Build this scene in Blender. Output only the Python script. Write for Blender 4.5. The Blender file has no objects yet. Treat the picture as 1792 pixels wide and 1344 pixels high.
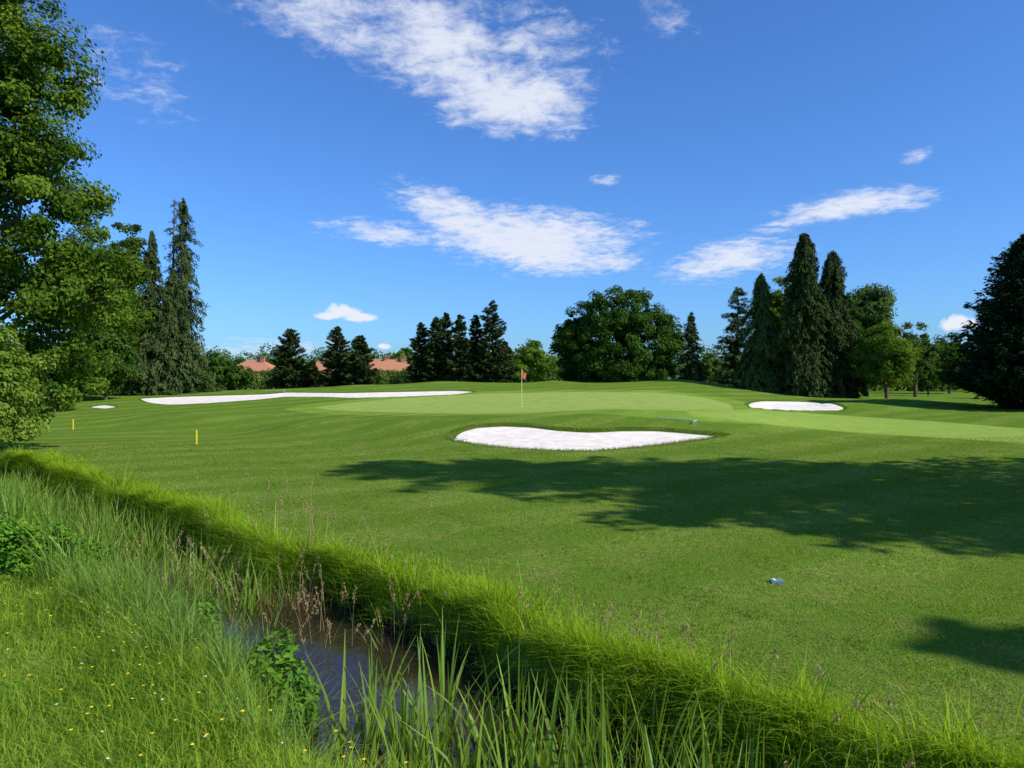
import bpy, math, numpy as np
from mathutils import Vector
rng=np.random.default_rng(7)
R=math.radians
F=1344.0; CU=896.0; HZ=665.0; CH=2.2
sc=bpy.context.scene
sc.view_settings.view_transform='Standard'
sc.view_settings.look='None'
sc.view_settings.exposure=0
SUN_AZ=R(115.5); SUN_EL=R(40)

# ------------------------------------------------------------------ helpers
def mk(name,V,Fc,mats,attrs=None,midx=None,smooth=False,link=True):
    me=bpy.data.meshes.new(name)
    V=np.asarray(V,dtype=np.float32); Fc=np.asarray(Fc,dtype=np.int32)
    k=Fc.shape[1]
    me.vertices.add(len(V)); me.vertices.foreach_set('co',V.ravel())
    me.loops.add(Fc.size); me.loops.foreach_set('vertex_index',Fc.ravel())
    me.polygons.add(len(Fc)); me.polygons.foreach_set('loop_start',np.arange(0,Fc.size,k,dtype=np.int32))
    for m in mats: me.materials.append(m)
    if midx is not None: me.polygons.foreach_set('material_index',np.asarray(midx,dtype=np.int32))
    me.polygons.foreach_set('use_smooth',np.full(len(Fc),smooth,dtype=bool))
    me.update(calc_edges=True)
    if attrs:
        for a,val in attrs.items():
            at=me.attributes.new(a,'FLOAT','POINT'); at.data.foreach_set('value',np.asarray(val,dtype=np.float32))
    ob=bpy.data.objects.new(name,me)
    if link: sc.collection.objects.link(ob)
    return ob
def unit(a): return a/np.maximum(np.linalg.norm(a,axis=-1,keepdims=True),1e-9)
class Geo:
    def __init__(s): s.V=[];s.F=[];s.T=[];s.M=[];s.n=0
    def add(s,V,Fc,T,m=0):
        s.V.append(V);s.F.append(Fc+s.n);s.T.append(T);s.M.append(np.full(len(Fc),m));s.n+=len(V)
    def build(s,name,mats,smooth=False):
        return mk(name,np.concatenate(s.V),np.concatenate(s.F),mats,{'tint':np.concatenate(s.T)},np.concatenate(s.M),smooth)
def blades(P,H,W,lean,segs,tint,az=None):
    N=len(P); P=np.asarray(P,float)
    az=rng.uniform(0,2*np.pi,N) if az is None else az
    H=np.broadcast_to(H,N);W=np.broadcast_to(W,N);lean=np.broadcast_to(lean,N)
    d=np.stack([np.cos(az),np.sin(az),0*az],1)
    az2=az+np.pi/2+rng.normal(0,.7,N)
    sd=np.stack([np.cos(az2),np.sin(az2),0*az],1)
    V=np.zeros((N,segs+1,2,3))
    for k in range(segs+1):
        f=k/segs
        c=P+d*(lean*H*f**2)[:,None]; c[:,2]+=H*(f-0.38*np.minimum(lean,1.3)*f**2)
        w=(W*0.5*(0.75+0.25*min(1,f*3))*max(0.06,(1-f**1.8)))[:,None]
        V[:,k,0]=c-sd*w; V[:,k,1]=c+sd*w
    V=V.reshape(-1,3)
    b=(np.arange(N)*(segs+1)*2)[:,None,None]; k=(np.arange(segs)*2)[None,:,None]
    Fc=(b+k+np.array([0,1,3,2])[None,None,:]).reshape(-1,4)
    return V,Fc,np.repeat(tint,(segs+1)*2)
def leaves(P,T,Nn,L,W,tint,fold=.15):
    N=len(P); T=unit(T); S=unit(np.cross(T,Nn)); Nn=np.cross(S,T)
    L=np.broadcast_to(L,N)[:,None];W=np.broadcast_to(W,N)[:,None]
    V=np.zeros((N,4,3))
    V[:,0]=P-T*L*.5; V[:,2]=P+T*L*.5
    V[:,1]=P+S*W*.5+Nn*W*fold-T*L*.06; V[:,3]=P-S*W*.5+Nn*W*fold-T*L*.06
    Fc=np.arange(N*4).reshape(N,4)
    return V.reshape(-1,3),Fc,np.repeat(tint,4)
def tube(pts,rad,ns=7):
    pts=np.asarray(pts,float); n=len(pts)
    tg=unit(np.gradient(pts,axis=0)); ref=np.array([.31,.95,.05]) if abs(tg[0,2])>.5 else np.array([0,0,1.])
    a=unit(np.cross(tg,ref)); b=np.cross(tg,a)
    th=np.arange(ns)*2*np.pi/ns
    V=pts[:,None]+np.asarray(rad)[:,None,None]*(np.cos(th)[None,:,None]*a[:,None]+np.sin(th)[None,:,None]*b[:,None])
    i=np.arange(n-1)[:,None]*ns; j=np.arange(ns)[None]; j2=(j+1)%ns
    Fc=np.stack([i+j,i+j2,i+ns+j2,i+ns+j],-1).reshape(-1,4)
    return V.reshape(-1,3),Fc,np.full(n*ns,.5)
def rdir(N):
    return unit(rng.normal(size=(N,3)))
def smooth(a,b,x):
    t=np.clip((x-a)/(b-a),0,1); return t*t*(3-2*t)
def wob(x,y,s,seed=0):
    o=0
    for k,(a,b,c) in enumerate([(1,.6,0),(-.7,1.1,2),(1.7,-1.3,4),(2.3,1.9,1),(-3.1,2.7,3)]):
        o=o+np.sin((a*x+b*y)*s+c+seed*1.7*(k+1))/(1+k*.6)
    return o/2.5

# ------------------------------------------------------------------ materials
def newmat(name):
    m=bpy.data.materials.new(name); m.use_nodes=True
    nt=m.node_tree; nt.nodes.clear()
    o=nt.nodes.new('ShaderNodeOutputMaterial'); return m,nt,o
def nd(nt,t,**kw):
    n=nt.nodes.new(t)
    for k,v in kw.items(): setattr(n,k,v)
    return n
def c4(c): return (c[0],c[1],c[2],1)
def mixc(nt,fac,a,b,mode='MIX'):
    n=nt.nodes.new('ShaderNodeMix'); n.data_type='RGBA'; n.blend_type=mode
    for s,v in ((0,fac),(6,a),(7,b)):
        if isinstance(v,bpy.types.NodeSocket): nt.links.new(v,n.inputs[s])
        elif s==0: n.inputs[0].default_value=v
        else: n.inputs[s].default_value=c4(v)
    return n.outputs[2]
def math_(nt,op,a,b=None,c=None,clamp=False):
    n=nt.nodes.new('ShaderNodeMath'); n.operation=op; n.use_clamp=clamp
    for i,v in enumerate((a,b,c)):
        if v is None: continue
        if isinstance(v,bpy.types.NodeSocket): nt.links.new(v,n.inputs[i])
        else: n.inputs[i].default_value=v
    return n.outputs[0]
def mrange(nt,v,a,b,c=0,d=1,smoothit=True):
    n=nt.nodes.new('ShaderNodeMapRange'); n.interpolation_type='SMOOTHSTEP' if smoothit else 'LINEAR'
    nt.links.new(v,n.inputs[0])
    for i,x in enumerate((a,b,c,d)): n.inputs[i+1].default_value=x
    return n.outputs[0]
def noise(nt,vec,scale,detail=4,rough=.55,dist=0):
    n=nd(nt,'ShaderNodeTexNoise'); n.inputs['Scale'].default_value=scale
    n.inputs['Detail'].default_value=detail; n.inputs['Roughness'].default_value=rough; n.inputs['Distortion'].default_value=dist
    if vec is not None: nt.links.new(vec,n.inputs['Vector'])
    return n.outputs[0]
def foliage(name,dark,light,tr=.3,gl=0,patch=None):
    m,nt,o=newmat(name)
    a=nd(nt,'ShaderNodeAttribute',attribute_name='tint')
    col=mixc(nt,a.outputs['Fac'],dark,light)
    if patch:
        g=nd(nt,'ShaderNodeNewGeometry')
        nz=noise(nt,g.outputs['Position'],patch[0],2)
        col=mixc(nt,mrange(nt,nz,.42,.66,0,patch[2]),col,patch[1])
    p=nd(nt,'ShaderNodeBsdfDiffuse'); nt.links.new(col,p.inputs[0]); s=p.outputs[0]
    if tr>.16:
        t=nd(nt,'ShaderNodeBsdfTranslucent')
        tc=mixc(nt,1.0,col,(1.5,1.25,.5),'MULTIPLY'); nt.links.new(tc,t.inputs[0])
        mx=nd(nt,'ShaderNodeMixShader'); mx.inputs[0].default_value=tr
        nt.links.new(s,mx.inputs[1]); nt.links.new(t.outputs[0],mx.inputs[2]); s=mx.outputs[0]
    if gl:
        q=nd(nt,'ShaderNodeBsdfGlossy'); q.inputs['Roughness'].default_value=.42; q.inputs[0].default_value=(.9,.95,.75,1)
        m2=nd(nt,'ShaderNodeMixShader'); m2.inputs[0].default_value=gl; nt.links.new(s,m2.inputs[1]); nt.links.new(q.outputs[0],m2.inputs[2]); s=m2.outputs[0]
    nt.links.new(s,o.inputs[0])
    return m
def plain(name,col,rough=.6,metal=0,var=.15,scale=12,bump=0):
    m,nt,o=newmat(name)
    g=nd(nt,'ShaderNodeNewGeometry'); nz=noise(nt,g.outputs['Position'],scale,4)
    c=mixc(nt,nz,[x*(1-var) for x in col],[min(1,x*(1+var)) for x in col])
    p=nd(nt,'ShaderNodeBsdfPrincipled'); p.inputs['Roughness'].default_value=rough; p.inputs['Metallic'].default_value=metal
    nt.links.new(c,p.inputs['Base Color']); nt.links.new(p.outputs[0],o.inputs[0])
    return m
M_bark=plain('bark',(.10,.075,.05),.9,0,.4,6)
M_deadbark=plain('dead_branch_bark',(.22,.15,.12),.9,0,.3,6)
M_oak=foliage('oak_leaves',(.026,.070,.008),(.17,.27,.030),.28)
M_oaklight=foliage('pale_oak_leaves',(.10,.18,.018),(.29,.41,.065),.33)
M_round=foliage('lime_leaves',(.024,.068,.010),(.080,.155,.022),.22)
M_bright=foliage('bright_leaves',(.070,.15,.016),(.18,.30,.036),.35)
M_far=foliage('far_leaves',(.055,.115,.022),(.15,.22,.05),.25)
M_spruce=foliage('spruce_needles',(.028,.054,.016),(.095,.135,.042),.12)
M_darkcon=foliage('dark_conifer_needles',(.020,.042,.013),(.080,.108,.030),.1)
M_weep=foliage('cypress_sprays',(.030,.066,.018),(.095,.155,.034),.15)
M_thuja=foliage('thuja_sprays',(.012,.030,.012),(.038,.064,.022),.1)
M_lawn=foliage('lawn_blades',(.095,.17,.018),(.30,.40,.058),.33,0,(.9,(.36,.34,.12),.75))
M_meadow=foliage('meadow_blades',(.12,.24,.018),(.38,.53,.06),.4)
M_bank=foliage('bank_blades',(.11,.24,.014),(.40,.58,.04),.42)
M_reed=foliage('reed_blades',(.09,.20,.020),(.28,.43,.06),.36,.02)
M_blue=foliage('canary_blades',(.10,.21,.035),(.27,.41,.10),.38)
M_weed=foliage('weed_leaves',(.05,.16,.014),(.18,.36,.035),.3)
M_dry=foliage('dry_stems',(.24,.16,.07),(.55,.46,.23),.2)
M_brown=foliage('dead_weeds',(.09,.05,.03),(.20,.12,.07),.1)

# ------------------------------------------------------------------ terrain
ctl=[]
for y in (-30,-12,0,7,14,19):
    for x in (-45,-25,-12,-5,2,8,16,30,45): ctl.append((x,y,0))
def row(y,L): 
    for x,z in L: ctl.append((x,y,z))
row(24,[(-40,0),(-22,0),(-10,-.05),(-3,0),(5,.0),(12,0),(22,.08),(40,.15)])
row(29,[(-24,-.05),(-12,-.1),(-5,.1),(-2.5,.4),(1,.47),(5,.5),(8.5,.42),(13,.15),(20,.12)])
row(32,[(-4,.42),(-1,.66),(2,.74),(6,.98),(9,.85),(13,.4)])
row(38,[(-42,.1),(-30,0),(-20,-.2),(-14,-.05),(-8,.3),(-3,.52),(2,.6),(8,.66),(14,.4),(22,.22),(42,.3)])
row(46,[(-38,.35),(-26,.25),(-18,.45),(-10,.66),(0,.76),(8,.86),(16,.62),(26,.38),(44,.35)])
row(55,[(-45,.8),(-30,.85),(-22,.95),(-14,1.15),(-6,1.3),(2,1.42),(10,1.5),(18,1.0),(28,.6),(45,.5)])
row(65,[(-50,.8),(-31,1.05),(-24,1.3),(-17,1.5),(-12.4,1.72),(-3.7,2.0),(0,1.9),(4,2.02),(8,1.93),(14.7,2.12),(19.5,1.5),(26.8,.9),(34,.65),(48,.5)])
row(80,[(-60,.8),(-30,.9),(-12,1.2),(0,1.3),(14,1.3),(30,.7),(60,.5)])
row(110,[(-90,.7),(-40,.7),(0,.7),(40,.6),(90,.6)])
ctl=np.array(ctl,float)
bumps=[(-8.5,34,2.6,2.0,.38),(-13,35,2.4,3,-.28),(-4.6,31.5,1.9,1.3,.26),(-17.5,42,4,2.5,.36),(12.5,38,2.6,2.2,.30),(18,42,3,3,-.2),(21,47,3,2,.32),(14.5,66,4,3,.16),(3.5,64,2,2,.12),(-6,64,2.2,2,.12),(-21,60,3,2.5,.22),(-13,62,2.5,2,.16),(28,55,4,3,.25),(-6,26,3,1.5,-.1),(9.5,31.5,1.8,1.2,.18),(26,38,4,2.5,.28),(2.2,30.6,3.2,.8,.10)]
def phi(r2): return np.where(r2>1e-9,.5*r2*np.log(np.maximum(r2,1e-9)),0)
NC=len(ctl); D=((ctl[:,None,:2]-ctl[None,:,:2])**2).sum(-1)/400.
A=np.zeros((NC+3,NC+3)); A[:NC,:NC]=phi(D)+np.eye(NC)*1e-3; Pm=np.c_[np.ones(NC),ctl[:,:2]/20.]; A[:NC,NC:]=Pm; A[NC:,:NC]=Pm.T
WW=np.linalg.solve(A,np.r_[ctl[:,2],0,0,0])
def T0(x,y):
    x=np.atleast_1d(np.asarray(x,float)); y=np.atleast_1d(np.asarray(y,float)); x,y=np.broadcast_arrays(x,y)
    xf=x.ravel();yf=y.ravel();o=np.zeros(len(xf))
    for i in range(0,len(xf),20000):
        a=xf[i:i+20000];b=yf[i:i+20000]
        d=((a[:,None]-ctl[None,:,0])**2+(b[:,None]-ctl[None,:,1])**2)/400.
        o[i:i+20000]=phi(d)@WW[:NC]+WW[NC]+WW[NC+1]*a/20.+WW[NC+2]*b/20.
    o=o.reshape(x.shape)
    far=smooth(80,125,np.hypot(x,np.maximum(y,0)*1.0)); back=smooth(10,25,-y)
    side=smooth(38,60,np.abs(x))
    o=np.clip(o,-.6,2.4)
    k=np.maximum(np.maximum(far,side),back); tgt=np.where(y<20,0,.7)*smooth(15,60,y)
    o=o*(1-k)+tgt*k
    for (bx,by,sx_,sy_,am) in bumps: o=o+am*np.exp(-((x-bx)/sx_)**2-((y-by)/sy_)**2)
    o=o+(.035*wob(x,y,.35)+.05*wob(x,y,.13,2))*smooth(10,25,y)
    return o
NX,NY=.7317,.6816
NX,NY=NX/math.hypot(NX,NY),NY/math.hypot(NX,NY)
def st(x,y): return x*NX+y*NY, x*NY-y*NX
def xy(s,t): return s*NX+t*NY, s*NY-t*NX
def dw(t): return .13*np.sin(t*1.1)+.09*np.sin(t*2.7+1)+.05*np.sin(t*6.1)
def ditch(x,y):
    s,t=st(x,y); s=s+dw(t)
    a=smooth(2.15,2.85,s)*(1-smooth(4.40,4.72,s))
    return -.80*a*smooth(-60,-45,t)
def T(x,y):
    x=np.atleast_1d(np.asarray(x,float)); y=np.atleast_1d(np.asarray(y,float))
    z=T0(x,y)+ditch(x,y)
    s,t=st(x,y)
    return z+.05*wob(x,y,1.3)*(1-smooth(1.8,2.4,s))*(1-smooth(20,40,np.abs(y)))
def Tz(x,y): return float(T(x,y).ravel()[0])
def hit(u,v):
    Y=np.arange(3,110,.04); x=(u-CU)/F*Y; z=CH-(v-HZ)/F*Y
    g=T0(x,Y); k=np.argmax(z<g)
    if not (z<g).any(): k=len(Y)-1
    return x[k],Y[k]
def densify(px,step=6):
    out=[]
    for i in range(len(px)):
        a=np.array(px[i],float);b=np.array(px[(i+1)%len(px)],float)
        m=max(1,int(np.linalg.norm(b-a)//step))
        for k in range(m): out.append(a+(b-a)*k/m)
    return out
def smoothpoly(P,it=3):
    P=np.array(P,float)
    for _ in range(it): P=.25*np.roll(P,1,0)+.5*P+.25*np.roll(P,-1,0)
    return P
def sdf(P,x,y):
    P=np.asarray(P); d=np.full(x.shape,1e9); ins=np.zeros(x.shape,bool)
    for i in range(len(P)):
        a=P[i];b=P[(i+1)%len(P)]; e=b-a; wx=x-a[0];wy=y-a[1]
        h=np.clip((wx*e[0]+wy*e[1])/(e@e+1e-12),0,1)
        d=np.minimum(d,(wx-e[0]*h)**2+(wy-e[1]*h)**2)
        c=((a[1]>y)!=(b[1]>y)); 
        xi=e[0]*(y-a[1])/(e[1] if abs(e[1])>1e-12 else 1e-12)+a[0]
        ins^=c&(x<xi)
    return np.where(ins,1,-1)*np.sqrt(d)
def gpoly(px,it=3): return smoothpoly([hit(u,v) for u,v in densify(px)],it)
B1=gpoly([(783,765),(800,752),(830,744),(880,741),(930,743),(980,749),(1030,752),(1090,749),(1150,749),(1210,754),(1276,760),(1230,768),(1170,776),(1100,784),(1030,789),(970,788),(900,784),(840,778),(795,771)],2)
B2=gpoly([(240,697),(300,694),(400,691),(470,689),(500,686),(600,687),(700,685),(800,683),(834,685),(800,690),(700,694),(620,696),(560,694),(500,694),(440,700),(370,705),(300,708),(262,705)],2)
B3=gpoly([(1304,706),(1330,701),(1400,702),(1460,706),(1484,714),(1470,718),(1400,718),(1340,716),(1308,711)],2)
B4=gpoly([(155,712),(180,708),(205,711),(185,715)],1)
bunk=[(B1,.09),(B2,.04),(B3,.04),(B4,.03)]
GR=gpoly([(545,714),(600,706),(700,697),(850,689),(1000,686),(1150,687),(1230,695),(1290,710),(1285,720),(1180,718),(1050,716),(940,722),(820,724),(700,722),(600,719)],4)
FW=gpoly([(1200,716),(1290,716),(1400,722),(1520,730),(1640,738),(1792,750),(1990,768),(1990,795),(1792,776),(1640,766),(1480,756),(1350,744),(1270,735),(1200,728)],4)

def axis(segs):
    o=[]
    for a,b,q in segs: o.append(np.arange(a,b-1e-6,q))
    return np.concatenate(o)
def geo(a,b,n): return np.geomspace(a,b,n)
ys=np.concatenate([-geo(400,6,22),axis([(-5,2,.5),(2,24,.12),(24,62,.2),(62,80,.5)]),geo(80,4000,50)])
xs=np.concatenate([-geo(3500,38,36),axis([(-37,-14,.3),(-14,8,.12),(8,37,.22)]),geo(37,3500,36)])
X,Y=np.meshgrid(xs,ys)
Z=T(X,Y)
def att(poly,dflt=-5,pad=4):
    o=np.full(X.shape,float(dflt)); lo=poly.min(0)-pad;hi=poly.max(0)+pad
    m=(X>lo[0])&(X<hi[0])&(Y>lo[1])&(Y<hi[1]); o[m]=sdf(poly,X[m],Y[m]); return np.maximum(o,-5)
dAll=np.full(X.shape,-5.)
for P,sk in bunk:
    d=att(P); Z-=np.clip(d*.5,0,.35); dAll=np.maximum(dAll,d)
dG=att(GR);dF=att(FW)
nr,nc_=X.shape
idx=np.arange(nr*nc_).reshape(nr,nc_)
Fq=np.stack([idx[:-1,:-1],idx[:-1,1:],idx[1:,1:],idx[1:,:-1]],-1).reshape(-1,4)
M,nt,o=newmat('ground_grass')
g=nd(nt,'ShaderNodeNewGeometry'); pos=g.outputs['Position']
n1=noise(nt,pos,.25,3,.6); n2=noise(nt,pos,1.6,4,.6); n3=noise(nt,pos,9,3,.7); n4=noise(nt,pos,45,2,.7)
col=mixc(nt,mrange(nt,n1,.35,.65),(.145,.245,.026),(.23,.34,.05))
col=mixc(nt,mrange(nt,n2,.42,.68,0,.65),col,(.285,.315,.08))
col=mixc(nt,mrange(nt,n3,.35,.65,.7,0),col,(.085,.17,.018))
col=mixc(nt,mrange(nt,n4,.3,.6,.6,0),col,(.065,.125,.014))
mp=nd(nt,'ShaderNodeMapping'); mp.inputs['Rotation'].default_value=(0,0,R(232)); nt.links.new(pos,mp.inputs['Vector'])
wv=nd(nt,'ShaderNodeTexWave'); wv.inputs['Scale'].default_value=.13; wv.inputs['Distortion'].default_value=3.0; wv.inputs['Detail'].default_value=1; wv.inputs['Detail Scale'].default_value=.2; nt.links.new(mp.outputs[0],wv.inputs[0])
strp=math_(nt,'MULTIPLY',mrange(nt,wv.outputs[1],.3,.7),mrange(nt,n1,.3,.7,.4,.8))
col=mixc(nt,strp,col,(.098,.185,.018))
def at(nm): return nd(nt,'ShaderNodeAttribute',attribute_name=nm).outputs['Fac']
gcol=mixc(nt,mrange(nt,n2,.3,.7),(.27,.375,.075),(.33,.43,.10))
fcol=mixc(nt,mrange(nt,n2,.3,.7),(.24,.36,.055),(.295,.41,.078))
apr=mixc(nt,mrange(nt,n2,.3,.7),(.185,.30,.038),(.225,.34,.05))
apr=mixc(nt,math_(nt,'MULTIPLY',strp,.5),apr,(.11,.20,.02))
col=mixc(nt,mrange(nt,at('green_d'),-1.9,-1.6),col,apr)
col=mixc(nt,mrange(nt,at('green_d'),-.08,.08),col,gcol)
col=mixc(nt,mrange(nt,at('fair_d'),-.25,.25),col,fcol)
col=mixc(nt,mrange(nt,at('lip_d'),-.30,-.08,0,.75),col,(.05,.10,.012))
soil=mixc(nt,n3,(.02,.016,.010),(.055,.045,.025))
col=mixc(nt,mrange(nt,at('soil'),.12,.4),col,soil)
p=nd(nt,'ShaderNodeBsdfDiffuse')
nt.links.new(col,p.inputs[0])
hsum=math_(nt,'ADD',math_(nt,'MULTIPLY',n3,.6),math_(nt,'MULTIPLY',n4,.5))
b=nd(nt,'ShaderNodeBump'); b.inputs['Strength'].default_value=.6; b.inputs['Distance'].default_value=.09
nt.links.new(hsum,b.inputs['Height']); nt.links.new(b.outputs[0],p.inputs['Normal']); nt.links.new(p.outputs[0],o.inputs[0])
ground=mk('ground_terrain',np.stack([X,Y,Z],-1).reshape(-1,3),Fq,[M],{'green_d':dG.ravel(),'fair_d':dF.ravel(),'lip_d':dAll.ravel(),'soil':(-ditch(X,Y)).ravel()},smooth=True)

# sand
Ms,nt,o=newmat('bunker_sand')
g=nd(nt,'ShaderNodeNewGeometry'); a_=noise(nt,g.outputs['Position'],2.5,5,.6); b_=noise(nt,g.outputs['Position'],14,4,.7)
c=mixc(nt,mrange(nt,a_,.35,.65),(.74,.67,.57),(.88,.80,.69)); c=mixc(nt,mrange(nt,b_,.3,.5,.4,0),c,(.55,.48,.40))
p=nd(nt,'ShaderNodeBsdfDiffuse')
nt.links.new(c,p.inputs[0]); bb=nd(nt,'ShaderNodeBump'); bb.inputs['Strength'].default_value=.5; bb.inputs['Distance'].default_value=.04
nt.links.new(b_,bb.inputs['Height']); nt.links.new(bb.outputs[0],p.inputs['Normal']); nt.links.new(p.outputs[0],o.inputs[0])
for P,sk in bunk:
    lo=P.min(0)-.3;hi=P.max(0)+.3
    x=np.arange(lo[0],hi[0],.15);y=np.arange(lo[1],hi[1],.15); x,y=np.meshgrid(x,y)
    d=sdf(P,x,y); z=T(x,y)-sk-.06*smooth(.2,1.2,d)
    ix=np.arange(x.size).reshape(x.shape); q=np.stack([ix[:-1,:-1],ix[:-1,1:],ix[1:,1:],ix[1:,:-1]],-1).reshape(-1,4)
    q=q[(d.ravel()[q]>-.25).any(1)]
    mk('sand_bunker',np.stack([x,y,z],-1).reshape(-1,3),q,[Ms],smooth=True)

# water
Mw,nt,o=newmat('ditch_water')
p=nd(nt,'ShaderNodeBsdfPrincipled'); p.inputs['Base Color'].default_value=(.03,.022,.014,1); p.inputs['Roughness'].default_value=.05; p.inputs['IOR'].default_value=1.33
g=nd(nt,'ShaderNodeNewGeometry'); nz=noise(nt,g.outputs['Position'],7,3,.5)
bb=nd(nt,'ShaderNodeBump'); bb.inputs['Strength'].default_value=.2; bb.inputs['Distance'].default_value=.02
nt.links.new(nz,bb.inputs['Height']); nt.links.new(bb.outputs[0],p.inputs['Normal']); nt.links.new(p.outputs[0],o.inputs[0])
WL=-.46
WV=[]
for s,t in ((2.2,-58),(4.9,-58),(4.9,20),(2.2,20)): WV.append((*xy(s,t),WL))
mk('stream_water',WV,[[0,1,2,3]],[Mw])

# ------------------------------------------------------------------ grasses
def onT(x,y,dz=0): return np.stack([x,y,T(x,y)+dz],1)
N=300000
yy=4.2+rng.random(N)**1.5*24; xx=rng.uniform(-1,1,N)*(.74*yy+1.2)
s,t=st(xx,yy); m=(s>4.66)
near=(yy>20); mm=np.zeros(N,bool); mm[near]=sdf(B1,xx[near],yy[near])>0; m&=~mm
xx=xx[m];yy=yy[m];N=len(xx)
cl=.5+.5*wob(xx,yy,6)
tint=np.clip(rng.normal(.45,.28,N)+.22*wob(xx,yy,.8)+.25*wob(xx,yy,3.1,2),0,1)
G=Geo(); G.add(*blades(onT(xx,yy,-.005),rng.uniform(.012,.040,N)*(.45+1.1*cl),.005+.00075*yy,rng.uniform(.2,1.3,N),2,tint))
G.build('lawn_grass',[M_lawn])
G=Geo()
for P,sk in bunk[:1]:
    e=np.roll(P,-1,0)-P; L=np.linalg.norm(e,axis=1); k=rng.choice(len(P),6000,p=L/L.sum()); pt=P[k]+e[k]*rng.random(6000)[:,None]+rng.normal(0,.08,(6000,2))
    G.add(*blades(onT(pt[:,0],pt[:,1],-.03),rng.uniform(.04,.13,6000),.014,rng.uniform(.2,1,6000),2,rng.random(6000)*.6))
G.build('bunker_edge_grass',[M_lawn])
N=170000
yy=2.2+rng.random(N)**1.25*15; xx=-rng.random(N)*(.8*yy+1.5)+rng.random(N)*2.5
s,t=st(xx,yy); edge=2.6+.2*np.sin(t*1.4)-dw(t)
m=(s<edge)&(s>-2)&(t>-26); xx=xx[m];yy=yy[m];s=s[m]; N=len(xx)
cl=wob(xx,yy,1.7)+.6*wob(xx,yy,5.1,3)
hh=(.06+.15*rng.random(N)**1.5)*np.clip(1+.6*cl,.35,2.1)*(1+1.0*smooth(1.5,2.3,s))
G=Geo(); G.add(*blades(onT(xx,yy,-.01),hh,.0045+.0005*yy,rng.uniform(.1,1.3,N),3,np.clip(rng.normal(.5,.27,N)+.25*wob(xx,yy,1.1)-.12*cl,0,1)))
G.build('meadow_grass',[M_meadow])
# bright shaggy grass on the far bank, hanging toward the water
N=130000
t=rng.uniform(-27,4.0,N); 
lip=4.68-dw(t)+.10*np.sin(t*.73)
off=rng.normal(.03,.15,N); off=np.where((off>0)&(rng.random(N)<.4),off*2.6,off); s=lip+off
x,y=xy(s,t); cl=wob(x,y,3.0)+.9*wob(x,y,7.3,4)
hh=(.08+.22*rng.random(N)**1.4)*np.clip(1+.75*cl,.2,2.8)*(1-.7*smooth(.05,.6,s-lip))*(1-.4*smooth(.1,.35,lip-s))
az=np.where(rng.random(N)<.4,math.atan2(-NY,-NX)+rng.normal(0,.6,N),rng.uniform(0,6.28,N))
G=Geo(); G.add(*blades(onT(x,y,-.01),hh,.006+.0004*y,rng.uniform(.15,1.5,N),4,np.clip(rng.normal(.6,.25,N)+.12*cl,0,1),az=az))
G.build('ditch_bank_grass',[M_bank])
def clumps(name,cs,nb,H,W,spread,lean,mat,segs=6,tm=.5):
    G=Geo()
    for (x,y,k) in cs:
        m=max(2,int(nb*k)); a=rng.uniform(0,2*np.pi,m); r=np.abs(rng.normal(0,spread,m)); px=x+np.cos(a)*r;py=y+np.sin(a)*r
        G.add(*blades(onT(px,py,-.02),rng.uniform(.5,1.1,m)*H*(.8+.2*k),rng.uniform(.7,1.2,m)*W,np.abs(rng.normal(lean,lean*.6,m)),segs,np.clip(rng.normal(tm,.25,m),0,1),az=a+rng.normal(0,.5,m)))
    return G.build(name,[mat])
cs=[(*xy(rng.uniform(2.7,3.8),rng.uniform(-5.1,-.2)),rng.uniform(.6,1.4)) for i in range(76)]+[(*xy(rng.uniform(3.7,4.5),rng.uniform(-3.8,-.2)),rng.uniform(.6,1.1)) for i in range(30)]
clumps('iris_leaves',cs,11,1.16,.040,.10,.2,M_reed)
cs=[]
for i in range(125):
    t=rng.uniform(-21,-8.6); s=rng.uniform(2.0,4.2); cs.append((*xy(s,t),rng.uniform(.5,1.4)))
clumps('reed_bed',cs,46,1.0,.025,.25,.32,M_reed)
cs=[]
for i in range(52):
    t=rng.uniform(-9.8,-5.6); s=rng.uniform(2.1,3.2); cs.append((*xy(s,t),rng.uniform(.4,1.3)))
for i in range(24):
    t=rng.uniform(-10.5,-6.3); s=rng.uniform(3.2,4.3); cs.append((*xy(s,t),rng.uniform(.3,.9)))
for i in range(12):
    t=rng.uniform(-5.6,-4.0); s=rng.uniform(2.1,2.6); cs.append((*xy(s,t),rng.uniform(.3,.7)))
clumps('canary_grass',cs,60,.72,.012,.18,.5,M_blue)
cs=[(*xy(rng.uniform(2.4,4.7),rng.uniform(-27,-8)),rng.uniform(.5,1.3)) for i in range(150)]
for i in range(34):
    t=rng.uniform(-9,2.5); cs.append((*xy(4.66-float(dw(t))+rng.uniform(-.15,.25),t),rng.uniform(.25,.75)))
clumps('tall_bank_grass',cs,60,.55,.014,.22,.55,M_bank)
cs=[(*hit(290+rng.normal(0,30),990+rng.normal(0,12)),1) for i in range(8)]+[(*xy(rng.uniform(3.9,4.5),rng.uniform(-9.5,-7.5)),.6) for i in range(8)]
clumps('dead_weed_stalks',cs,60,.8,.012,.16,.3,M_brown)
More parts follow.
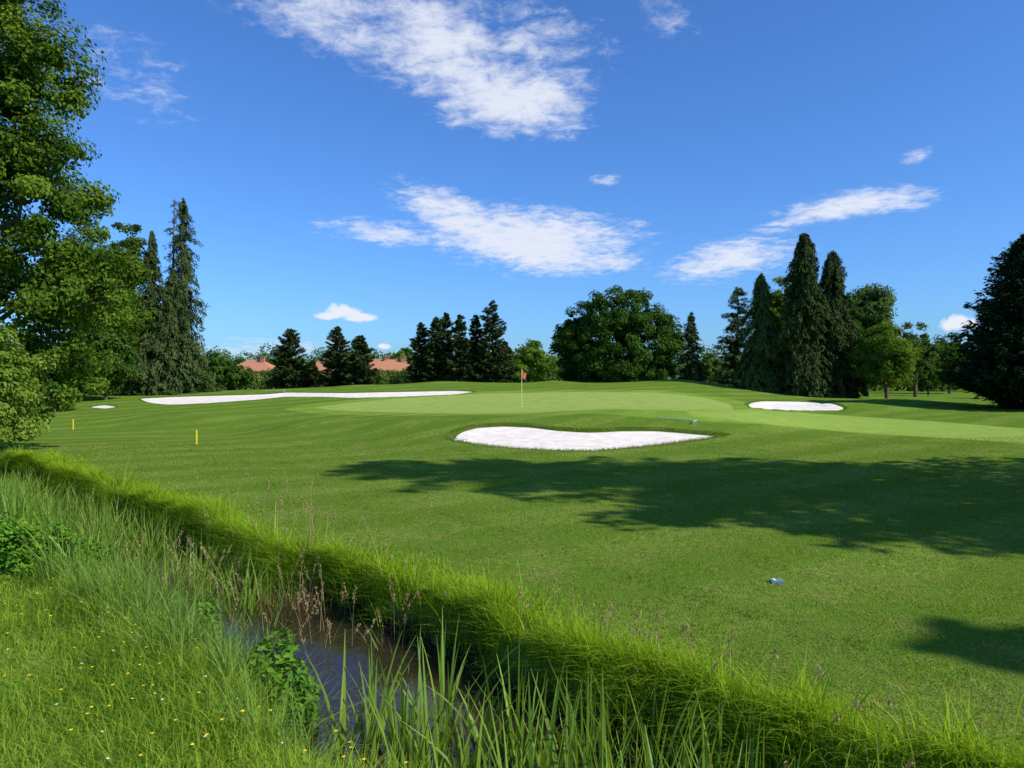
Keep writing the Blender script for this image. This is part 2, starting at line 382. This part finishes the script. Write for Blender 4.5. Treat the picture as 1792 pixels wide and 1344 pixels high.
def bush(name,x,y,r,h,n,leaf,mat):
    G=Geo(); c=np.array([x,y,Tz(x,y)])
    d=rdir(n); d[:,2]=np.abs(d[:,2]); rr=rng.random(n)**.4
    bump=1+.45*wob(d[:,0]*3+x,d[:,1]*3+d[:,2]*4,1.0)
    P=c+d*np.array([r,r,h])*(rr*bump)[:,None]
    nn=unit(d*.5+np.array([0,0,.8])+rng.normal(0,.5,(n,3))); tt=unit(np.cross(nn,rdir(n)))
    G.add(*leaves(P,tt,nn,leaf*rng.uniform(.6,1.2,n),leaf*.55,np.clip(rng.normal(.5,.28,n),0,1)))
    for i in range(30):
        e=P[rng.integers(n)]; G.add(*tube([c+rng.normal(0,.05,3)*[1,1,0],(c+e)/2+[0,0,.05],e],[.006,.005,.003],4),0)
    return G.build(name,[mat])
x,y=hit(468,1165); bush('nettle_bush',x,y,.34,.58,2300,.09,M_weed)
for u,v,r in ((110,985,.6),(30,1000,.4),(185,975,.45),(20,900,.7),(270,1010,.35),(345,1040,.25)):
    x,y=hit(u,v); bush('nettle_bush',x,y,r,.6,2600,.09,M_weed)
m=170; t=np.r_[rng.uniform(-11.5,-6.5,m-60),rng.uniform(-9,-1,60)]; s=np.r_[rng.uniform(3.3,4.9,m-60),rng.uniform(4.5,4.9,60)]
x,y=xy(s,t); P=onT(x,y); H=rng.uniform(.6,1.05,m); H[-60:]*=.45; az=rng.uniform(0,6.28,m); ln=rng.uniform(.05,.35,m)
G=Geo()
G.add(*blades(P,H,.007,ln,5,rng.random(m),az=az))
for i in range(m):
    d=np.array([np.cos(az[i]),np.sin(az[i]),0]); k=34; f=rng.uniform(.78,1.0,k)
    c=P[i]+d*(ln[i]*H[i]*f**2)[:,None]; c[:,2]+=H[i]*(f-.38*ln[i]*f**2); c+=rng.normal(0,.009,(k,3))
    tt=unit(rng.normal(0,.5,(k,3))+[0,0,1]); G.add(*leaves(c,tt,rdir(k),.026,.009,rng.random(k)))
G.build('seeding_grass',[M_dry])
M_yel=plain('buttercup_petals',(.85,.62,.02),.5); M_wht=plain('clover_petals',(.75,.72,.62),.6)
def flowers(name,m,mat,sz,hh):
    yy=3+rng.random(m)*8.5; xx=-.68*yy+rng.random(m)*yy*.75; s,t=st(xx,yy); k=s<2.3; xx=xx[k];yy=yy[k];m=len(xx)
    xx=xx+.25*wob(xx,yy,5);P=onT(xx,yy); H=rng.uniform(.7,1.1,m)*hh; top=P+np.c_[np.zeros((m,2)),H]
    G=Geo(); G.add(*blades(P,H,.004,0,2,np.full(m,.5)),1)
    for k in range(5):
        a=k*2*np.pi/5+rng.random(m); d=np.stack([np.cos(a),np.sin(a),np.full(m,.35)],1)
        G.add(*leaves(top+d*sz*.5,d,np.tile([0,0,1.],(m,1))+rng.normal(0,.25,(m,3)),sz,sz*.8,np.full(m,.5)),0)
    G.build(name,[mat,M_meadow])
flowers('buttercup_flowers',360,M_yel,.014,.27)
flowers('clover_flowers',70,M_wht,.013,.2)

# ------------------------------------------------------------------ trees
def decid(name,x,y,H,ells,nc,nl,cr,leaf,mat,trunk=.3,limb=26,shell=.5,flat=.7):
    z0=Tz(x,y)
    base=np.array([x,y,z0-.1]); E=np.array(ells,float)
    wgt=(E[:,3]*E[:,4]*E[:,5])**(2/3); k=rng.choice(len(E),nc,p=wgt/wgt.sum())
    d=rdir(nc); rr=shell+(1-shell)*rng.random(nc)**.6
    C=base+E[k,:3]+d*E[k,3:]*rr[:,None]
    C[:,2]=np.maximum(C[:,2],z0+.3)
    ctr=base+np.average(E[:,:3],axis=0,weights=wgt)
    G=Geo()
    tp=[base]; 
    top=ctr+[0,0,E[:,5].max()*.5]
    for f in np.linspace(.15,1,7): tp.append(base+(top-base)*f+rng.normal(0,.006*H,3)*[1,1,0])
    G.add(*tube(tp,np.linspace(trunk,trunk*.15,8),9),1)
    for i in rng.choice(nc,min(limb,nc),replace=False):
        e=C[i]; f=rng.uniform(.25,.85); a=base+(top-base)*f*min(1,(e[2]-base[2])/(top[2]-base[2]+1e-6)+.05)
        mdl=(a+e)/2+[0,0,.06*H*rng.random()]
        mdl2=(mdl+e)/2+rng.normal(0,.02*H,3)
        r0=trunk*.33; G.add(*tube([a,(a+mdl)/2,mdl,mdl2,e],[r0,r0*.8,r0*.6,r0*.4,r0*.12],6),1)
    ct=rng.normal(0,.18,nc); cs_=cr*rng.uniform(.6,1.35,nc)
    q=np.repeat(np.arange(nc),nl); M_=len(q)
    dd=rdir(M_); P=C[q]+dd*(cs_[q]*rng.random(M_)**.45)[:,None]*[1,1,flat]
    P[:,2]=np.maximum(P[:,2],T0(P[:,0],P[:,1])+.05)
    out=unit(P-ctr); nn=unit(out*.55+dd*.5+[0,0,.45]+rng.normal(0,.45,(M_,3))); tt=np.cross(nn,rdir(M_))
    G.add(*leaves(P,tt,nn,leaf*rng.uniform(.6,1.3,M_),leaf*.62,np.clip(.45+ct[q]+rng.normal(0,.2,M_),0,1)),0)
    return G.build(name,[mat,M_bark])
def conifer(name,x,y,H,Rr,mat,nb=260,nl=60,pw=.85,droop=.35,zb=.03,leaf=.3,lw=.3,hang=.6,irr=.25,trunk=None,gap=0,lift=0,seed=0,bark=None):
    z0=Tz(x,y)
    base=np.array([x,y,z0-.1]); G=Geo(); trunk=trunk or H*.016
    bend=rng.normal(0,.01*H,2)
    def ax(f): 
        f=np.asarray(f); return base+np.stack([bend[0]*f**2,bend[1]*f**2,H*f],-1)
    G.add(*tube(ax(np.linspace(0,.995,10)),np.linspace(trunk,.01,10),8),1)
    f=zb+(1-zb)*rng.random(nb)**1.05
    az=rng.uniform(0,2*np.pi,nb)
    env=(1-f)**pw
    L=Rr*env*(.72+.4*rng.random(nb))*(1+irr*np.sin(f*17+seed+2*np.sin(az+seed))+irr*.6*np.sin(az*3+f*9+seed*2))+Rr*.035
    L=np.clip(L,Rr*.03,Rr*1.12)
    if gap: L*=np.where(rng.random(nb)<gap,.45,1)
    d=np.stack([np.cos(az),np.sin(az),0*az],1); A=ax(f)
    for i in range(0,nb,3):
        tt=np.linspace(0,.9,4); p=A[i]+d[i]*(L[i]*tt)[:,None]; p[:,2]+=L[i]*(lift*tt-droop*tt**2); G.add(*tube(p,np.linspace(trunk*.22,.008,4),4),1)
    q=np.repeat(np.arange(nb),nl); M_=len(q); tt=rng.random(M_)**.6*.95+.05
    lat=rng.normal(0,1,M_)*.16*L[q]*(1.15-tt)
    sd=np.stack([-d[q,1],d[q,0],0*tt],1)
    P=A[q]+d[q]*(L[q]*tt)[:,None]+sd*lat[:,None]; hg=rng.random(M_)*hang*.5*min(1,Rr*.3)
    P[:,2]+=L[q]*(lift*tt-droop*tt**2)-hg-np.abs(lat)*.25
    P+=rng.normal(0,.05,(M_,3)); P[:,2]=np.maximum(P[:,2],z0+.05)
    tn=unit(d[q]*(1-hang*.6)+np.array([0,0,-1.])*hang*rng.random(M_)[:,None]*1.4+sd*(np.sign(lat)*rng.random(M_)*.5)[:,None]+rng.normal(0,.22,(M_,3)))
    nn=unit(d[q]*.55+[0,0,.6]+rng.normal(0,.4,(M_,3)))
    bt=rng.normal(0,.14,nb)
    sc_=np.clip(.55+.6*(1-f[q]),.5,1.1)
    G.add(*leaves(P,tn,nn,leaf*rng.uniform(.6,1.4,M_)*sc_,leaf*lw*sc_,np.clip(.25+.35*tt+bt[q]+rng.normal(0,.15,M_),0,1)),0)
    return G.build(name,[mat,bark or M_bark])
def pos_(u,Yd): return (u-CU)/F*Yd
def hgt(v,Yd,x): return CH-(v-HZ)/F*Yd-Tz(x,Yd)
def con(name,u,vt,Yd,wpx,mat,**k):
    x=pos_(u,Yd); return conifer(name,x,Yd,hgt(vt,Yd,x)+.1,wpx/2/F*Yd,mat,seed=u*.37,**k)
def dec(name,u,vt,Yd,wpx,mat,zf=.1,lobes=7,nc=150,nl=110,leaf=.22,**k):
    x=pos_(u,Yd); H=hgt(vt,Yd,x); r=wpx/2/F*Yd; zb_=zf*H
    cz=(H+zb_)/2; rz=(H-zb_)/2
    E=[(0,0,cz,r*.72,r*.72,rz*.85)]
    for i in range(lobes):
        a=rng.uniform(0,6.28); e=rng.uniform(-.6,.75); rr=rng.uniform(.35,.5)
        E.append((math.cos(a)*r*.55*math.cos(e),math.sin(a)*r*.55*math.cos(e),cz+rz*.62*math.sin(e),r*rr,r*rr,rz*rr*.9))
    E.append((0,0,H-rz*.42,r*.4,r*.4,rz*.4))
    return decid(name,x,Yd,H,E,nc,nl,r*.2,leaf,mat,trunk=H*.025,**k)

decid('oak_tree',-19.0,24,19,[(0,0,9.5,4.6,4.6,4.5),(1.6,-.5,14,3.4,3.4,3.6),(-1,1,17,3.5,3.5,3.5),(3.4,-.8,10.8,2.5,2.6,2.2),(3.4,-1.0,7.4,2.9,2.6,2.3),(2.6,-.5,4.6,3.2,2.4,2.0),(4.4,-.3,12.4,1.5,1.6,1.5),(2.4,0,17,1.6,2,2.6),(4.8,0,9.2,1.7,1.6,1.5),(4.8,.5,5.6,2.3,2.2,1.9),(3.6,1,2.6,2.4,2,1.5)],700,210,.6,.16,M_oak,trunk=.42,limb=110,shell=.45)
decid('young_oak_tree',-12.35,17.6,4.6,[(0,0,3.2,1.5,1.5,1.25),(.4,-.4,2.3,1.2,1.2,.9),(-.6,-.2,3.9,1.2,1.2,1.0),(.8,-.3,3.2,.7,.8,.7),(-.3,-.6,1.5,.9,.8,.8),(-.9,-.3,1.0,.9,.9,.8)],190,150,.32,.10,M_oaklight,trunk=.1,limb=60,shell=.35)
dec('oak_tree',222,378,60,130,M_oak,zf=.02,nc=300,nl=130,leaf=.24)
dec('oak_tree',140,392,56,200,M_oak,zf=.02,nc=360,nl=130,leaf=.24)
dec('maple_tree',185,560,54,130,M_round,zf=.0,nc=220,nl=110,leaf=.22)
dec('maple_tree',95,600,46,120,M_round,zf=.0,nc=200,nl=110,leaf=.2)
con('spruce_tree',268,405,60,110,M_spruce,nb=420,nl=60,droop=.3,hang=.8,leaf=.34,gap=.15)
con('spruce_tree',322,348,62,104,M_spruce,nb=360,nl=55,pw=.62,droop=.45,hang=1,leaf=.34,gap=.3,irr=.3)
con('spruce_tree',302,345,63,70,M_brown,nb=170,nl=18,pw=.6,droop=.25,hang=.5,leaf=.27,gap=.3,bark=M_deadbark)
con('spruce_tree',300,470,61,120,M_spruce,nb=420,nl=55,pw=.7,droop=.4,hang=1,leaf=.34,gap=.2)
for u,vt,Yd,w in ((380,612,66,64),(415,622,68,60),(240,640,60,80),(352,640,64,50),(410,650,80,40),(492,636,85,50)):
    dec('laurel_bush',u,vt,Yd,w,M_round,zf=0,nc=90,nl=90,leaf=.22)
for u,vt,w,Yd in ((507,577,78,80),(548,632,30,82),(590,573,66,78),(632,588,62,76),(738,566,56,77),(762,556,50,76),(782,548,52,78),(805,552,54,75),(834,553,54,76),(862,527,70,75),(885,600,36,79)):
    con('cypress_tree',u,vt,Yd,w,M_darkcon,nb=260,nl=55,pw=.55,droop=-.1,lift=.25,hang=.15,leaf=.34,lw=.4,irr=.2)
dec('ash_tree',935,590,100,84,M_bright,nc=110,nl=80,leaf=.32)
dec('ash_tree',905,628,92,60,M_bright,nc=80,nl=70,leaf=.3)
dec('ash_tree',705,600,180,44,M_bright,nc=80,nl=70,leaf=.5)
x=pos_(1082,84); Hh=hgt(503,84,x); r=112/F*84
decid('lime_tree',x,84,Hh,[(0,0,Hh*.5,r*.90,r*.85,Hh*.49),(0,0,Hh*.40,r*.98,r*.85,Hh*.40),(-r*.55,-.5,Hh*.36,r*.48,r*.6,Hh*.36),(r*.5,-.3,Hh*.42,r*.5,r*.6,Hh*.38),(-r*.1,-r*.3,Hh*.74,r*.5,r*.4,Hh*.24),(r*.2,-r*.2,Hh*.72,r*.5,r*.4,Hh*.24),(0,-r*.5,Hh*.35,r*.6,r*.4,Hh*.3)],640,110,.75,.3,M_round,trunk=.4,shell=.75)
dec('lime_tree',1002,540,86,76,M_round,zf=0,nc=140,nl=90,leaf=.3)
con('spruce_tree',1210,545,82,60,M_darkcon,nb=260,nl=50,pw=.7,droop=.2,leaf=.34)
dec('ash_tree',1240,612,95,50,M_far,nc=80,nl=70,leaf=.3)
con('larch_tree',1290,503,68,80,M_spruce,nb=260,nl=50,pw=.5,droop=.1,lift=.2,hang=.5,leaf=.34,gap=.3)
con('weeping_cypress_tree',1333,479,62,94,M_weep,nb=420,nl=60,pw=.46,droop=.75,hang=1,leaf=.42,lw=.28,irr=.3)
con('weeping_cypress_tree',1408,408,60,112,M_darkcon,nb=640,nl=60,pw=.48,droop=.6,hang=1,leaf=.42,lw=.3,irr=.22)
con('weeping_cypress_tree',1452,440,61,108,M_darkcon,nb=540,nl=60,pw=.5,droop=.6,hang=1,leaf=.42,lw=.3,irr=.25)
dec('ash_tree',1370,478,78,100,M_bright,nc=160,nl=90,leaf=.28)
dec('pine_tree',1515,487,76,130,M_far,zf=.3,nc=220,nl=100,leaf=.28,shell=.35)
dec('maple_tree',1470,500,72,80,M_round,zf=.05,nc=160,nl=90,leaf=.26)
dec('maple_tree',1552,562,58,130,M_bright,zf=.06,nc=260,nl=110,leaf=.2,shell=.4)
dec('birch_tree',1602,556,72,90,M_far,zf=.05,nc=160,nl=90,leaf=.24,shell=.35)
dec('beech_tree',1662,580,90,90,M_round,zf=0,nc=140,nl=90,leaf=.3)
dec('beech_tree',1625,615,80,60,M_round,zf=0,nc=100,nl=80,leaf=.26)
x=pos_(1812,48); conifer('thuja_tree',x,48,hgt(405,48,x),4.75,M_thuja,nb=1400,nl=55,pw=.60,droop=-.1,lift=.3,hang=.3,leaf=.36,lw=.42,irr=.08,zb=.0)
x=pos_(1990,62); conifer('thuja_tree',x,62,11,4.5,M_thuja,nb=700,nl=50,pw=.6,droop=-.1,lift=.3,hang=.3,leaf=.42,lw=.45,irr=.1,zb=0)
# trees to the right of the viewpoint, whose shadows fall across the lawn
conifer('cedar_tree',20.9,8.7,23.3,8.0,M_darkcon,nb=330,nl=170,pw=.52,droop=.08,lift=.1,hang=.3,leaf=.44,lw=.5,irr=.26,zb=.12,trunk=.45,gap=.12)
conifer('cedar_tree',19.9,-1.5,15.2,4.8,M_darkcon,nb=220,nl=150,pw=.55,droop=.08,lift=.1,hang=.3,leaf=.44,lw=.5,irr=.25,zb=.12,trunk=.35)

def mass(name,specs,mat,nl=500,leaf=.55):
    G=Geo()
    for (x,y,r,h) in specs:
        base=np.array([x,y,.6]); n=nl; d=rdir(n)
        bump=1+.22*wob(d[:,0]*2.2+x,d[:,1]*2.2+d[:,2]*3+y,1.0)
        P=base+[0,0,h*.52]+d*[r,r,h*.5]*((.65+.4*rng.random(n)**.7)*bump)[:,None]; P[:,2]=np.maximum(P[:,2],.6)
        nn=unit(d+[0,0,.3]+rng.normal(0,.5,(n,3)))
        G.add(*leaves(P,np.cross(nn,rdir(n)),nn,leaf*rng.uniform(.6,1.3,n),leaf*.7,np.clip(rng.normal(.45,.2,n)+.2*rng.normal(),0,1)),0)
        G.add(*tube([base-[0,0,1],base+[0,0,h*.5]],[.25,.15],5),1)
    return G.build(name,[mat,M_bark])
sp=[]
for i in range(230):
    a=rng.uniform(-62,62); Yd=rng.uniform(185,250); x=math.tan(R(a))*Yd
    if abs(x)>330: continue
    sp.append((x,Yd,rng.uniform(3.5,6.5),rng.uniform(6,10.5)))
for u in range(340,1010,16):
    Yd=rng.uniform(172,185); vt=rng.uniform(606,632); sp.append((pos_(u+rng.uniform(-8,8),Yd),Yd,rng.uniform(2.5,4),CH-.6+(HZ-vt)/F*Yd))
mass('distant_tree_line',sp,M_far,600,.65)
sp=[]
for u in list(range(1215,1300,18))+list(range(1470,1720,20))+list(range(-300,360,26))+list(range(1720,2300,30)):
    Yd=rng.uniform(95,115); vt=rng.uniform(598,640); sp.append((pos_(u,Yd),Yd,rng.uniform(2,3),CH-.6+(HZ-vt)/F*Yd))
for u in list(range(360,430,15))+list(range(485,640,18))+list(range(725,985,18)):
    Yd=rng.uniform(100,118); vt=rng.uniform(640,656); sp.append((pos_(u,Yd),Yd,rng.uniform(1.4,2.4),CH-.6+(HZ-vt)/F*Yd))
for u in list(range(430,486,13))+list(range(640,726,14)):
    Yd=rng.uniform(120,128); vt=rng.uniform(640,652); sp.append((pos_(u,Yd),Yd,rng.uniform(1.0,1.8),CH-.6+(HZ-vt)/F*Yd))
mass('woodland_edge',sp,M_far,550,.42)

# ------------------------------------------------------------------ houses
M_tile,nt,o=newmat('terracotta_tiles')
g=nd(nt,'ShaderNodeNewGeometry'); wv=nd(nt,'ShaderNodeTexWave'); wv.inputs['Scale'].default_value=1.6; nt.links.new(g.outputs['Position'],wv.inputs[0])
c=mixc(nt,noise(nt,g.outputs['Position'],3,4),(.44,.17,.08),(.60,.27,.14)); c=mixc(nt,math_(nt,'MULTIPLY',wv.outputs[1],.4),c,(.30,.11,.06))
p=nd(nt,'ShaderNodeBsdfPrincipled'); p.inputs['Roughness'].default_value=.8; nt.links.new(c,p.inputs['Base Color']); nt.links.new(p.outputs[0],o.inputs[0])
M_brick=plain('house_brick',(.36,.17,.10),.85,0,.25,5); M_win=plain('window_glass',(.05,.06,.07),.1); M_door=plain('door_wood',(.12,.07,.04),.6)
def box(name,c,s,mat,par=None):
    v=np.array([(a,b,d) for a in(-.5,.5) for b in(-.5,.5) for d in(-.5,.5)])*s+c
    f=[[0,1,3,2],[4,6,7,5],[0,4,5,1],[2,3,7,6],[0,2,6,4],[1,5,7,3]]
    ob=mk(name,v,f,[mat]); 
    if par: ob.parent=par
    return ob
def house(u,Yd,wd,dp,wh,rh):
    e=bpy.data.objects.new('brick_house',None); sc.collection.objects.link(e)
    x=pos_(u,Yd); e.location=(x,Yd,.5)
    box('walls',(0,0,wh/2),(wd,dp,wh),M_brick,e)
    a=wd/2+.6;b=dp/2+.6;k=wd/2-dp/2
    V=[(-a,-b,wh),(a,-b,wh),(a,b,wh),(-a,b,wh),(-k,0,wh+rh),(k,0,wh+rh),(-a,-b,wh+.12),(a,-b,wh+.12),(a,b,wh+.12),(-a,b,wh+.12)]
    Fq=[[3,2,1,0],[0,1,7,6],[1,2,8,7],[2,3,9,8],[3,0,6,9],[6,7,5,4],[8,9,4,5]]
    ob=mk('roof',V,Fq,[M_tile]); ob.parent=e
    ob=mk('roof_hips',[(-a,-b,wh+.12),(-k,0,wh+rh),(-a,b,wh+.12),(a,-b,wh+.12),(a,b,wh+.12),(k,0,wh+rh)],[[0,1,2],[3,4,5]],[M_tile]); ob.parent=e
    box('chimney',(wd*.18,-dp*.1,wh+rh*.85),(.8,.7,1.6),M_brick,e)
    box('chimney_cap',(wd*.18,-dp*.1,wh+rh*.85+.87),(1.0,.9,.14),M_tile,e)
    for i in range(4):
        box(f'window_{i+1}',(-wd*.38+i*wd*.25,-dp/2-.02,wh*.6),(1.2,.1,1.3),M_win,e)
    box('door',(wd*.02,-dp/2-.03,1.05),(1.0,.1,2.1),M_door,e)
house(690,150,10,7,3.2,2.5); house(662,165,11,8,3.6,2.6); house(447,152,9,6.5,3.3,2.4); house(560,165,8,6,3.2,2.4)

# ------------------------------------------------------------------ golf furniture
M_flag=plain('flag_cloth',(.62,.16,.10),.8); M_pole=plain('pole_paint',(.75,.68,.35),.4); M_yst=plain('stake_paint',(.85,.55,.02),.5); M_met=plain('rake_metal',(.42,.43,.43),.5); M_cup=plain('cup_white',(.8,.8,.78),.5)
x,y=hit(913,712); z=Tz(x,y)
e=bpy.data.objects.new('golf_flag',None); sc.collection.objects.link(e)
G=Geo(); G.add(*tube([(x,y,z-.05),(x,y,z+1.1),(x,y,z+2.15)],[.02,.018,.014],8)); ob=G.build('pole',[M_pole],True); ob.parent=e
fx,fz=np.meshgrid(np.linspace(0,1,9),np.linspace(0,1,7)); 
VX=x+.015+fx*.26*(1-.15*fz)+.0*fz; VY=y+.06*np.sin(fx*9+fz*2)*fx; VZ=z+2.12-fz*.42-fx*(.28+.05*np.sin(fz*4))
ix=np.arange(63).reshape(7,9); q=np.stack([ix[:-1,:-1],ix[:-1,1:],ix[1:,1:],ix[1:,:-1]],-1).reshape(-1,4)
ob=mk('flag',np.stack([VX,VY,VZ],-1).reshape(-1,3),q,[M_flag],smooth=True); ob.parent=e
G=Geo(); G.add(*tube([(x,y,z+.008),(x,y,z+.03)],[.055,.055],12)); ob=G.build('cup_rim',[M_cup]); ob.parent=e
for u,v,hs in ((344,778,.52),(128,752,.5)):
    x,y=hit(u,v); z=Tz(x,y); G=Geo(); a=.032
    G.add(*tube([(x,y,z-.1),(x,y,z+hs*.9),(x,y,z+hs),(x,y,z+hs+.01)],[a,a,a*.6,.002],4)); G.build('yellow_stake',[M_yst])
def rake(p0,p1,lift=.04):
    p0=np.array([*p0,Tz(*p0)+lift]);p1=np.array([*p1,Tz(*p1)+lift+.04]); m=(p0+p1)/2; m[2]=max(m[2],Tz(m[0],m[1])+lift)
    G=Geo(); G.add(*tube([p0,m,p1],[.02,.02,.02],6))
    d=unit(p1-p0); sd=unit(np.cross(d,[0,0,1.])); 
    G.add(*tube([p1-sd*.3,p1,p1+sd*.3],[.022]*3,6))
    for k in np.linspace(-.28,.28,11): G.add(*tube([p1+sd*k,p1+sd*k+[0,0,-.09]],[.008,.005],4))
    G.build('bunker_rake',[M_met])
rake(hit(1148,732),hit(1216,741),.06); rake(hit(463,685),hit(497,685),.06); 
a=hit(786,768); rake((a[0],a[1]),(a[0]+.45,a[1]-.5),.0)
M_blue2=plain('marker_blue',(.12,.24,.27),.7); x,y=hit(1360,1022); z=Tz(x,y)
e=bpy.data.objects.new('yardage_marker',None); sc.collection.objects.link(e)
box('plate',(x,y,z+.018),(.14,.09,.03),M_blue2,e); box('plate_band',(x-.03,y,z+.037),(.03,.07,.006),M_cup,e)

# ------------------------------------------------------------------ sun, sky
sd=Vector((math.sin(SUN_AZ)*math.cos(SUN_EL),math.cos(SUN_AZ)*math.cos(SUN_EL),math.sin(SUN_EL)))
sl=bpy.data.lights.new('sun','SUN'); sl.energy=5.0; sl.angle=R(.5); sl.color=(1,.93,.82)
so=bpy.data.objects.new('sun',sl); so.rotation_euler=sd.to_track_quat('Z','Y').to_euler(); so.location=(40,-20,40); sc.collection.objects.link(so)
W=bpy.data.worlds.new('World'); sc.world=W; W.use_nodes=True; nt=W.node_tree; nt.nodes.clear()
o=nd(nt,'ShaderNodeOutputWorld'); bg=nd(nt,'ShaderNodeBackground'); bg.inputs[1].default_value=.10
sk=nd(nt,'ShaderNodeTexSky'); sk.sky_type='NISHITA'; sk.sun_disc=False; sk.sun_elevation=SUN_EL; sk.sun_rotation=SUN_AZ; sk.air_density=1.0; sk.dust_density=.7; sk.ozone_density=2.5
skc=mixc(nt,1.0,sk.outputs[0],(.62,1.10,1.80),'MULTIPLY')
tc=nd(nt,'ShaderNodeTexCoord'); sx=nd(nt,'ShaderNodeSeparateXYZ'); nt.links.new(tc.outputs['Generated'],sx.inputs[0])
az=math_(nt,'ARCTAN2',sx.outputs[0],sx.outputs[1]); el=math_(nt,'ARCSINE',sx.outputs[2])
cb=nd(nt,'ShaderNodeCombineXYZ'); nt.links.new(az,cb.inputs[0]); nt.links.new(el,cb.inputs[1])
zz=math_(nt,'ADD',math_(nt,'MAXIMUM',sx.outputs[2],0),.12)
pc=nd(nt,'ShaderNodeCombineXYZ'); nt.links.new(math_(nt,'DIVIDE',sx.outputs[0],zz),pc.inputs[0]); nt.links.new(math_(nt,'DIVIDE',sx.outputs[1],zz),pc.inputs[1])
nA=noise(nt,pc.outputs[0],2.2,7,.62,.5); nB=noise(nt,cb.outputs[0],38,5,.6,.2); nC=noise(nt,pc.outputs[0],14,5,.7,.3)
wisp=math_(nt,'ADD',math_(nt,'MULTIPLY',nA,.48),math_(nt,'MULTIPLY',nC,.52))
def blobs(L):
    acc=None
    for (u,v,ru,rv,rot,stg) in L:
        dx=(u-CU)/F; a0=math.atan(dx); e0=math.atan((HZ-v)/F/math.hypot(dx,1))
        k=1/(1+dx*dx)
        mp=nd(nt,'ShaderNodeMapping'); mp.vector_type='TEXTURE'; mp.inputs['Location'].default_value=(a0,e0,0); mp.inputs['Rotation'].default_value=(0,0,R(-rot)); mp.inputs['Scale'].default_value=(ru/F*k,rv/F*math.sqrt(k),1)
        nt.links.new(cb.outputs[0],mp.inputs[0])
        ln=nd(nt,'ShaderNodeVectorMath',operation='LENGTH'); nt.links.new(mp.outputs[0],ln.inputs[0])
        m=mrange(nt,ln.outputs['Value'],1,0,0,stg)
        acc=m if acc is None else math_(nt,'MAXIMUM',acc,m)
    return acc
ci=blobs([(560,10,300,110,14,1.0),(760,70,300,140,26,1.2),(885,165,260,110,6,1.4),(930,110,250,180,0,.8),(1180,40,130,80,20,.55),
  (230,140,260,120,20,.45),(800,375,180,64,18,1.3),(930,420,320,92,5,1.5),(670,408,180,42,3,1.25),(1060,455,140,36,2,1.2),
  (1500,358,250,42,-5,1.25),(1390,385,120,30,-15,.95),(1270,452,210,56,-5,1.35),(1600,272,60,22,-12,.75),(1060,315,50,18,0,.55),(1115,392,45,14,0,.75),(460,610,190,30,0,.9)])
dens=mrange(nt,math_(nt,'ADD',ci,math_(nt,'MULTIPLY',math_(nt,'SUBTRACT',wisp,.5),4.0)),.25,1.5,0,.92)
cu=blobs([(600,545,70,24,0,1.0),(630,556,55,16,0,1.1),(575,553,50,14,0,1.0),(1680,565,60,30,0,1.1),(590,596,34,10,0,.9),(672,606,24,9,0,.9)])
dcu=mrange(nt,math_(nt,'ADD',cu,math_(nt,'MULTIPLY',math_(nt,'SUBTRACT',nB,.5),1.8)),.36,.8,0,.92)
dens=math_(nt,'MULTIPLY',dens,mrange(nt,ci,.0,.3)); dcu=math_(nt,'MULTIPLY',dcu,mrange(nt,cu,0,.2))
ccol=mixc(nt,nA,(7.4,8.0,9.5),(8.8,9.0,9.8))
c=mixc(nt,dens,skc,ccol); c=mixc(nt,dcu,c,(8.6,8.9,9.6))
nt.links.new(c,bg.inputs[0]); nt.links.new(bg.outputs[0],o.inputs[0])

# ------------------------------------------------------------------ camera
cam=bpy.data.cameras.new('camera'); cam.lens=27; cam.sensor_width=36; cam.clip_end=9000; cam.clip_start=.05
co=bpy.data.objects.new('camera',cam); co.location=(0,0,CH); co.rotation_euler=(R(90-.3),0,0); sc.collection.objects.link(co); sc.camera=co
